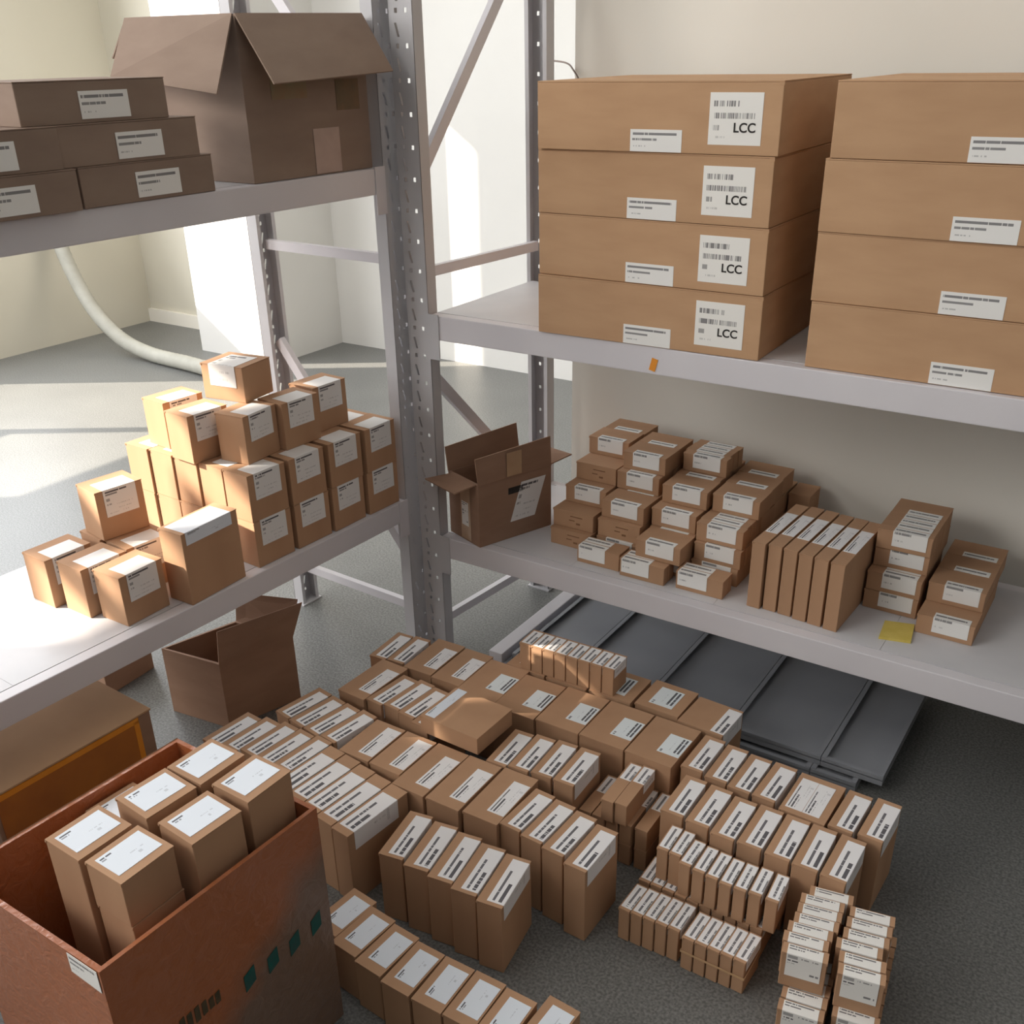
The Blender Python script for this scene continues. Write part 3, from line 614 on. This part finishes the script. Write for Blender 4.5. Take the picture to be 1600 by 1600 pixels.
label_obj(J, [([(-0.088, -0.070, 0.053), (-0.056, -0.070, 0.053), (-0.056, 0.080, 0.053), (-0.088, 0.080, 0.053)], [(0, 1), (0, 0), (1, 0), (1, 1)])], LB_FAINT)
place(J, False, 0.478, -0.564, 0.2155+2*LIFT, -1.3, 'plain flat box lying on top of the slim boxes in the middle', None)
# small tall boxes on the last row
s_w, s_d, s_h = 0.0375, 0.087, 0.0895
Sx = small_box(s_w, s_d, s_h); label_obj(Sx, lab_top(s_w, s_d, s_h, -0.014, s_w/2, -0.038, 0.036, 0.03), LB_SMALL)
row(Sx, [(0.452+0.0394*i, -0.184+0.0015*i, 2.2-0.15*i) for i in range(8)], 0.2155+2*LIFT, '{} from the left of eight small boxes standing on the last row', 'eight small boxes on the last row')

# small boxes, right foreground
q_w, q_d, q_h = 0.0285, 0.0925, 0.0950
Q = small_box(q_w, q_d, q_h); label_obj(Q, lab_top(q_w, q_d, q_h, -0.0115, q_w/2, -0.038, 0.042, 0.03), LB_SMALL)
q_used = [False]
def qput(x, y, z, a, lab, g):
    place(Q, q_used[0], x, y, z, a, lab, g); q_used[0] = True
for i in range(5): qput(1.103+0.0306*i, -0.769+0.0018*i, LIFT, -1.0, ORD[i]+' from the left of the left five small boxes in the front row', 'left five small boxes of the front row')
for i in range(5): qput(1.2655+0.0302*i, -0.771+0.0012*i, LIFT, -1.6, ORD[i]+' from the left of the banded five small boxes in the front row', 'banded five small boxes')
bm = bmesh.new()
bx0, bx1, by0, by1 = 1.2500, 1.4020, -0.8190, -0.7185
add_box(bm, bx0, bx1, by0-0.0008, by0+0.0002, 0.052, 0.0575); add_box(bm, bx1-0.0002, bx1+0.0008, by0-0.0008, by1+0.0008, 0.052, 0.0575)
add_box(bm, bx0, bx1, by1-0.0002, by1+0.0008, 0.052, 0.0575); add_box(bm, bx0-0.0008, bx0+0.0002, by0-0.0008, by1+0.0008, 0.052, 0.0575)
tag(mesh_obj('elastic_band', bm, STRAP), 'pale elastic band around the five small boxes of the front row', 'band')
for i in range(10): qput(1.100+0.0312*i, -0.662+0.0005*i, LIFT, 0.5, ORD[i]+' from the left in the small-box row under the nine raised ones', 'small boxes under the raised nine')
for i, (x, y, a) in enumerate([(1.130, -0.637, 2.0), (1.163, -0.638, 1.0), (1.197, -0.655, 0), (1.232, -0.659, 1.0), (1.266, -0.661, 0.6), (1.2995, -0.664, 1.6), (1.333, -0.662, 2.2), (1.367, -0.657, 2.2), (1.405, -0.656, 3.4)]):
    qput(x, y, q_h+2*LIFT, a, ORD[i]+' from the left of nine raised small boxes in the right foreground', 'nine raised small boxes')

# standing boxes whose label faces the camera (two columns, two levels)
f_w, f_d, f_h = 0.0935, 0.0295, 0.0950
F = small_box(f_w, f_d, f_h); label_obj(F, lab_front(f_w, f_d, f_h, -0.036, 0.036, 0.062, 0.027), LB_BLOCK)
f_used = [False]
def fput(x, y, z, a, lab, g):
    place(F, f_used[0], x, y, z, a, lab, g); f_used[0] = True
zz = f_h+2*LIFT
Ls = [(1.519, -0.8015), (1.509, -0.7700), (1.508, -0.7385), (1.511, -0.7075), (1.508, -0.6765), (1.504, -0.6455), (1.514, -0.6135)]
for i, (x, y) in enumerate(Ls): fput(x, y, zz, 11.0, '%s of the upper left column of label-front boxes, counted from the camera' % (ORD[i]+' box'), 'upper left column of label-front boxes')
Rs = [(1.634, -0.794), (1.626, -0.7615), (1.610, -0.7295), (1.614, -0.6945), (1.611, -0.6605), (1.608, -0.627)]
for i, (x, y) in enumerate(Rs): fput(x, y, zz, 11.0, '%s of the upper right column of label-front boxes, counted from the camera' % (ORD[i]+' box'), 'upper right column of label-front boxes')
for i in range(8): fput(1.541-0.004*i, -0.8625+0.0335*i, LIFT, 10.0, '%s of the lower left column of label-front boxes, counted from the camera' % (ORD[i]+' box'), 'lower left column of label-front boxes')
for i in range(8): fput(1.642-0.004*i, -0.8190+0.0335*i, LIFT, 10.0, '%s of the lower right column of label-front boxes, counted from the camera' % (ORD[i]+' box'), 'lower right column of label-front boxes')

# small pairs in the middle gap
v_w, v_d, v_h = 0.0345, 0.172, 0.0655
Vb = small_box(v_w, v_d, v_h); label_obj(Vb, lab_top(v_w, v_d, v_h, -0.013, v_w/2, 0.012, 0.080, 0.03), LB_SMALL)
for i, (x, y) in enumerate([(0.9385, -0.5205), (0.9740, -0.5145)]): place(Vb, i > 0, x, y, 0.1312+LIFT*2, 1.6, '%s box of the raised pair in the gap at the centre right' % ['left', 'right'][i], 'raised pair in the gap')
Vc = small_box(v_w, 0.162, v_h); label_obj(Vc, lab_top(v_w, 0.162, v_h, -0.013, v_w/2, 0.005, 0.075, 0.03), LB_SMALL)
for k in range(2):
    for i, (x, y) in enumerate([(0.8745, -0.520), (0.9125, -0.520), (0.9490, -0.515), (0.9855, -0.511), (1.0290, -0.508)]):
        place(Vc, i+k > 0, x, y, LIFT+k*0.0658, 1.0, '%s from the left of five low boxes in the centre gap, %s layer' % (ORD[i], ['bottom', 'upper'][k]), 'low boxes in the centre gap')

# ------------------------------------------------------------------ steel panels under the right shelf
def panel(x0, x1, y0, y1, z, label, grp, used_=[0]):
    t = thing('steel_panel', label, 'metal panel', ((x0+x1)/2, (y0+y1)/2, z), 0, grp)
    W, D = x1-x0, y1-y0; bm = bmesh.new()
    add_box(bm, -W/2, W/2, -D/2, D/2, 0.016, 0.018); mesh_obj('sheet', bm, SHEET, t)
    bm = bmesh.new(); add_box(bm, -W/2, W/2, -D/2, -D/2+0.002, -0.0, 0.030); add_box(bm, -W/2, W/2, -D/2+0.002, -D/2+0.014, 0.028, 0.030); mesh_obj('front_flange', bm, SHEET, t)
    bm = bmesh.new(); add_box(bm, -W/2, W/2, D/2-0.002, D/2, -0.0, 0.030); mesh_obj('rear_flange', bm, SHEET, t)
    for s in (-1, 1):
        bm = bmesh.new(); xa, xb = sorted((s*(W/2-0.002), s*W/2)); add_box(bm, xa, xb, -D/2+0.002, D/2-0.002, 0.0, 0.032)
        xa, xb = sorted((s*(W/2-0.014), s*(W/2-0.002))); add_box(bm, xa, xb, -D/2+0.002, D/2-0.002, 0.030, 0.032); mesh_obj('side_flange', bm, SHEET, t)
    return t
xs = [0.232, 0.445, 0.730, 1.010, 1.294, 1.470]
PN = ['leftmost', 'second', 'middle', 'fourth', 'rightmost']
for i in range(5):
    panel(xs[i]+0.001, xs[i+1]-0.001, 0.030, 0.575, 0.0335, '%s dark grey steel panel of the top layer lying under the right shelf' % PN[i], 'steel panels, top layer')
for i in range(5):
    panel(xs[i]+0.001-0.02, min(xs[i+1]-0.001-0.02, 1.405), 0.005, 0.560, 0.0004, '%s steel panel of the bottom layer under the right shelf' % PN[i], 'steel panels, bottom layer')
bm = bmesh.new(); add_box(bm, 0.152, 0.205, 0.010, 0.560, 0.0004, 0.062); bevel(bm, 0.003, 2)
tag(mesh_obj('steel_beam', bm, PAINT), 'white steel beam lying on the floor left of the grey panels', 'beam')

# ------------------------------------------------------------------ orange carton in the left foreground
ZC = 0.580
CN = [(0.664, -1.812), (0.684, -1.330), (0.275, -1.324), (0.250, -1.815)]
oc, ox, oy = open_carton('orange_carton', 'large open carton wrapped in wrinkled orange film, full of small boxes, left foreground', CN, 0.0, ZC, FILM, 0.006)
me = [c for c in oc.children if c.name.startswith('body')][0].data
uvl = me.uv_layers.new(name='UVMap')
for p in me.polygons:
    for li in p.loop_indices:
        v = me.vertices[me.loops[li].vertex_index].co; uvl.data[li].uv = ((v.y+0.245)/0.49, v.z/ZC)
A0, A1 = CN[0], CN[1]
teal = noise_mat('teal_print', srgb(26, 92, 84), srgb(52, 84, 80), 40)
for i, (s, z) in enumerate(((0.528, 0.289), (0.648, 0.285), (0.765, 0.281), (0.888, 0.284))):
    patch(oc, [on_face(A0, A1, s, z, 0.001), on_face(A0, A1, s+0.055, z+0.012, 0.001), on_face(A0, A1, s+0.055, z+0.052, 0.001), on_face(A0, A1, s, z+0.040, 0.001)], teal, 'teal_mark')
dk = noise_mat('dark_green_lettering', srgb(96, 76, 54), srgb(66, 66, 50), 70)
for s_, z_, h_ in ((0.230, 0.318, 0.040), (0.262, 0.322, 0.034), (0.296, 0.319, 0.038), (0.330, 0.321, 0.034), (0.362, 0.322, 0.028), (0.392, 0.321, 0.030)):
    patch(oc, [on_face(A0, A1, s_, z_, 0.001), on_face(A0, A1, s_+0.022, z_+0.002, 0.001), on_face(A0, A1, s_+0.022, z_+h_, 0.001), on_face(A0, A1, s_, z_+h_-0.003, 0.001)], dk, 'worn_print')
# carton flaps folded down outside left + torn rim label
flap(oc, [(CN[3][0], CN[3][1], ZC), (CN[2][0], CN[2][1], ZC), (CN[2][0]-0.10, CN[2][1]-0.02, ZC-0.10), (CN[3][0]-0.11, CN[3][1], ZC-0.09)][::-1], CARDD)
patch(oc, [on_face(CN[3], CN[0], 0.80, 0.535, 0.001), on_face(CN[3], CN[0], 0.985, 0.530, 0.001), on_face(CN[3], CN[0], 0.985, 0.578, 0.001), on_face(CN[3], CN[0], 0.80, 0.578, 0.001)], LB_SHORT, 'torn_label')
ib_w, ib_d = 0.098, 0.110
def inner(h): 
    t = small_box(ib_w, ib_d, h); label_obj(t, lab_top(ib_w, ib_d, h, -0.036, 0.030, -0.044, 0.046), LB_FAINT); return t
I1 = inner(0.651); zi = 0.0075
LBI = ['box at the far left corner inside the orange carton', 'box at the far right corner inside the orange carton', 'box in the middle left inside the orange carton', 'box in the middle right inside the orange carton', 'half-hidden box at the left wall inside the orange carton']
for i, (x, y, a) in enumerate([(0.476, -1.408, -1), (0.590, -1.397, -0.5), (0.470, -1.524, -4), (0.593, -1.526, -3.5), (0.455, -1.660, -1)]):
    place(I1, i > 0, x, y, zi, a, LBI[i], 'boxes packed in the orange carton')
I2 = inner(0.551); place(I2, False, 0.334, -1.513, zi, -3, 'lower box at the left wall inside the orange carton, partly behind its neighbour', 'boxes packed in the orange carton')
I3 = small_box(ib_w, ib_d, 0.551); place(I3, False, 0.565, -1.655, zi, -1.5, 'lower box of the stacked two nearest the camera inside the orange carton', 'boxes packed in the orange carton')
I4 = inner(0.100); place(I4, False, 0.564, -1.657, zi+0.5515, -0.5, 'upper box of the stacked two nearest the camera inside the orange carton', 'boxes packed in the orange carton')

# closed carton with orange tape at the left edge of the picture
t = thing('taped_carton', 'tan closed carton with orange tape, at the left edge behind the orange carton', 'box', (-0.400, -1.300, 0))
t.rotation_euler = (0, 0, R(-2.5))
bm = bmesh.new(); add_box(bm, -0.22, 0.22, -0.22, 0.22, 0.0006, 0.350); bevel(bm, 0.003, 2); mesh_obj('body', bm, CARDD, t)
bm = bmesh.new(); add_box(bm, -0.222, 0.223, -0.222, 0.222, 0.3505, 0.355); mesh_obj('lid', bm, CARDL, t)
bm = bmesh.new(); add_box(bm, 0.2202, 0.2216, -0.21, 0.175, 0.03, 0.338); mesh_obj('orange_tape', bm, noise_mat('orange_brown_film', srgb(186, 116, 52), srgb(160, 96, 50), 7, 0.35), t)
bm = bmesh.new(); add_box(bm, 0.2202, 0.2222, -0.21, 0.183, 0.332, 0.348); add_box(bm, 0.2202, 0.2222, 0.168, 0.183, 0.03, 0.34); mesh_obj('tape_edge', bm, ORANGE, t)
# small carton deep under the left shelf
uc2 = small_box(0.22, 0.20, 0.16, 'small_carton', CARDD, tuck=''); place(uc2, False, -0.93, -0.72, LIFT, 4, 'dark brown carton on the floor behind the left rack, mostly hidden', None)

# ------------------------------------------------------------------ flexible duct on the floor far left, wire on the wall
def tube(name, pts, r, mat, ribs=0, seg=14, n=60):
    P = [Vector(p) for p in pts]
    def cat(t):
        m = len(P)-1; k = min(int(t*m), m-1); f = t*m-k
        p0, p1, p2, p3 = P[max(k-1, 0)], P[k], P[k+1], P[min(k+2, m)]
        return 0.5*((2*p1)+(p2-p0)*f+(2*p0-5*p1+4*p2-p3)*f*f+(3*p1-p0-3*p2+p3)*f**3)
    bm = bmesh.new(); rings = []
    for i in range(n+1):
        c = cat(i/n); d = (cat(min(i/n+1e-3, 1))-cat(max(i/n-1e-3, 0))).normalized(); s = d.cross(Vector((0, 0, 1))).normalized(); u = s.cross(d)
        rad = r*(1+(0.05 if ribs and i % 2 else 0))
        rings.append([bm.verts.new(c+(s*math.cos(2*math.pi*k/seg)+u*math.sin(2*math.pi*k/seg))*rad) for k in range(seg)])
    for a, b in zip(rings, rings[1:]):
        for k in range(seg): bm.faces.new((a[k], a[(k+1) % seg], b[(k+1) % seg], b[k]))
    bm.faces.new(rings[0][::-1]); bm.faces.new(rings[-1])
    bmesh.ops.recalc_face_normals(bm, faces=bm.faces)
    o = mesh_obj(name, bm, mat)
    for p in o.data.polygons: p.use_smooth = True
    return o
tag(tube('flexible_duct', [(-4.98, 2.05, 0.85), (-4.80, 2.02, 0.52), (-4.60, 2.0, 0.28), (-4.36, 2.0, 0.120), (-4.05, 1.99, 0.055), (-3.6, 1.96, 0.052), (-3.1, 1.9, 0.052)], 0.048, DUCTM, 1, 16, 120),
    'thick grey flexible duct curving down the wall onto the floor at the far left', 'duct')
tag(tube('wall_wire', [(-0.12, 0.80, 1.86), (0.02, 0.72, 1.852), (0.072, 0.686, 1.83), (0.098, 0.682, 1.79), (0.11, 0.684, 1.70)], 0.0028, noise_mat('grey_wire', srgb(130, 116, 108), srgb(140, 128, 120), 30), 0, 8, 30),
    'thin grey wire running down the wall behind the corner of the top carton', 'wire')
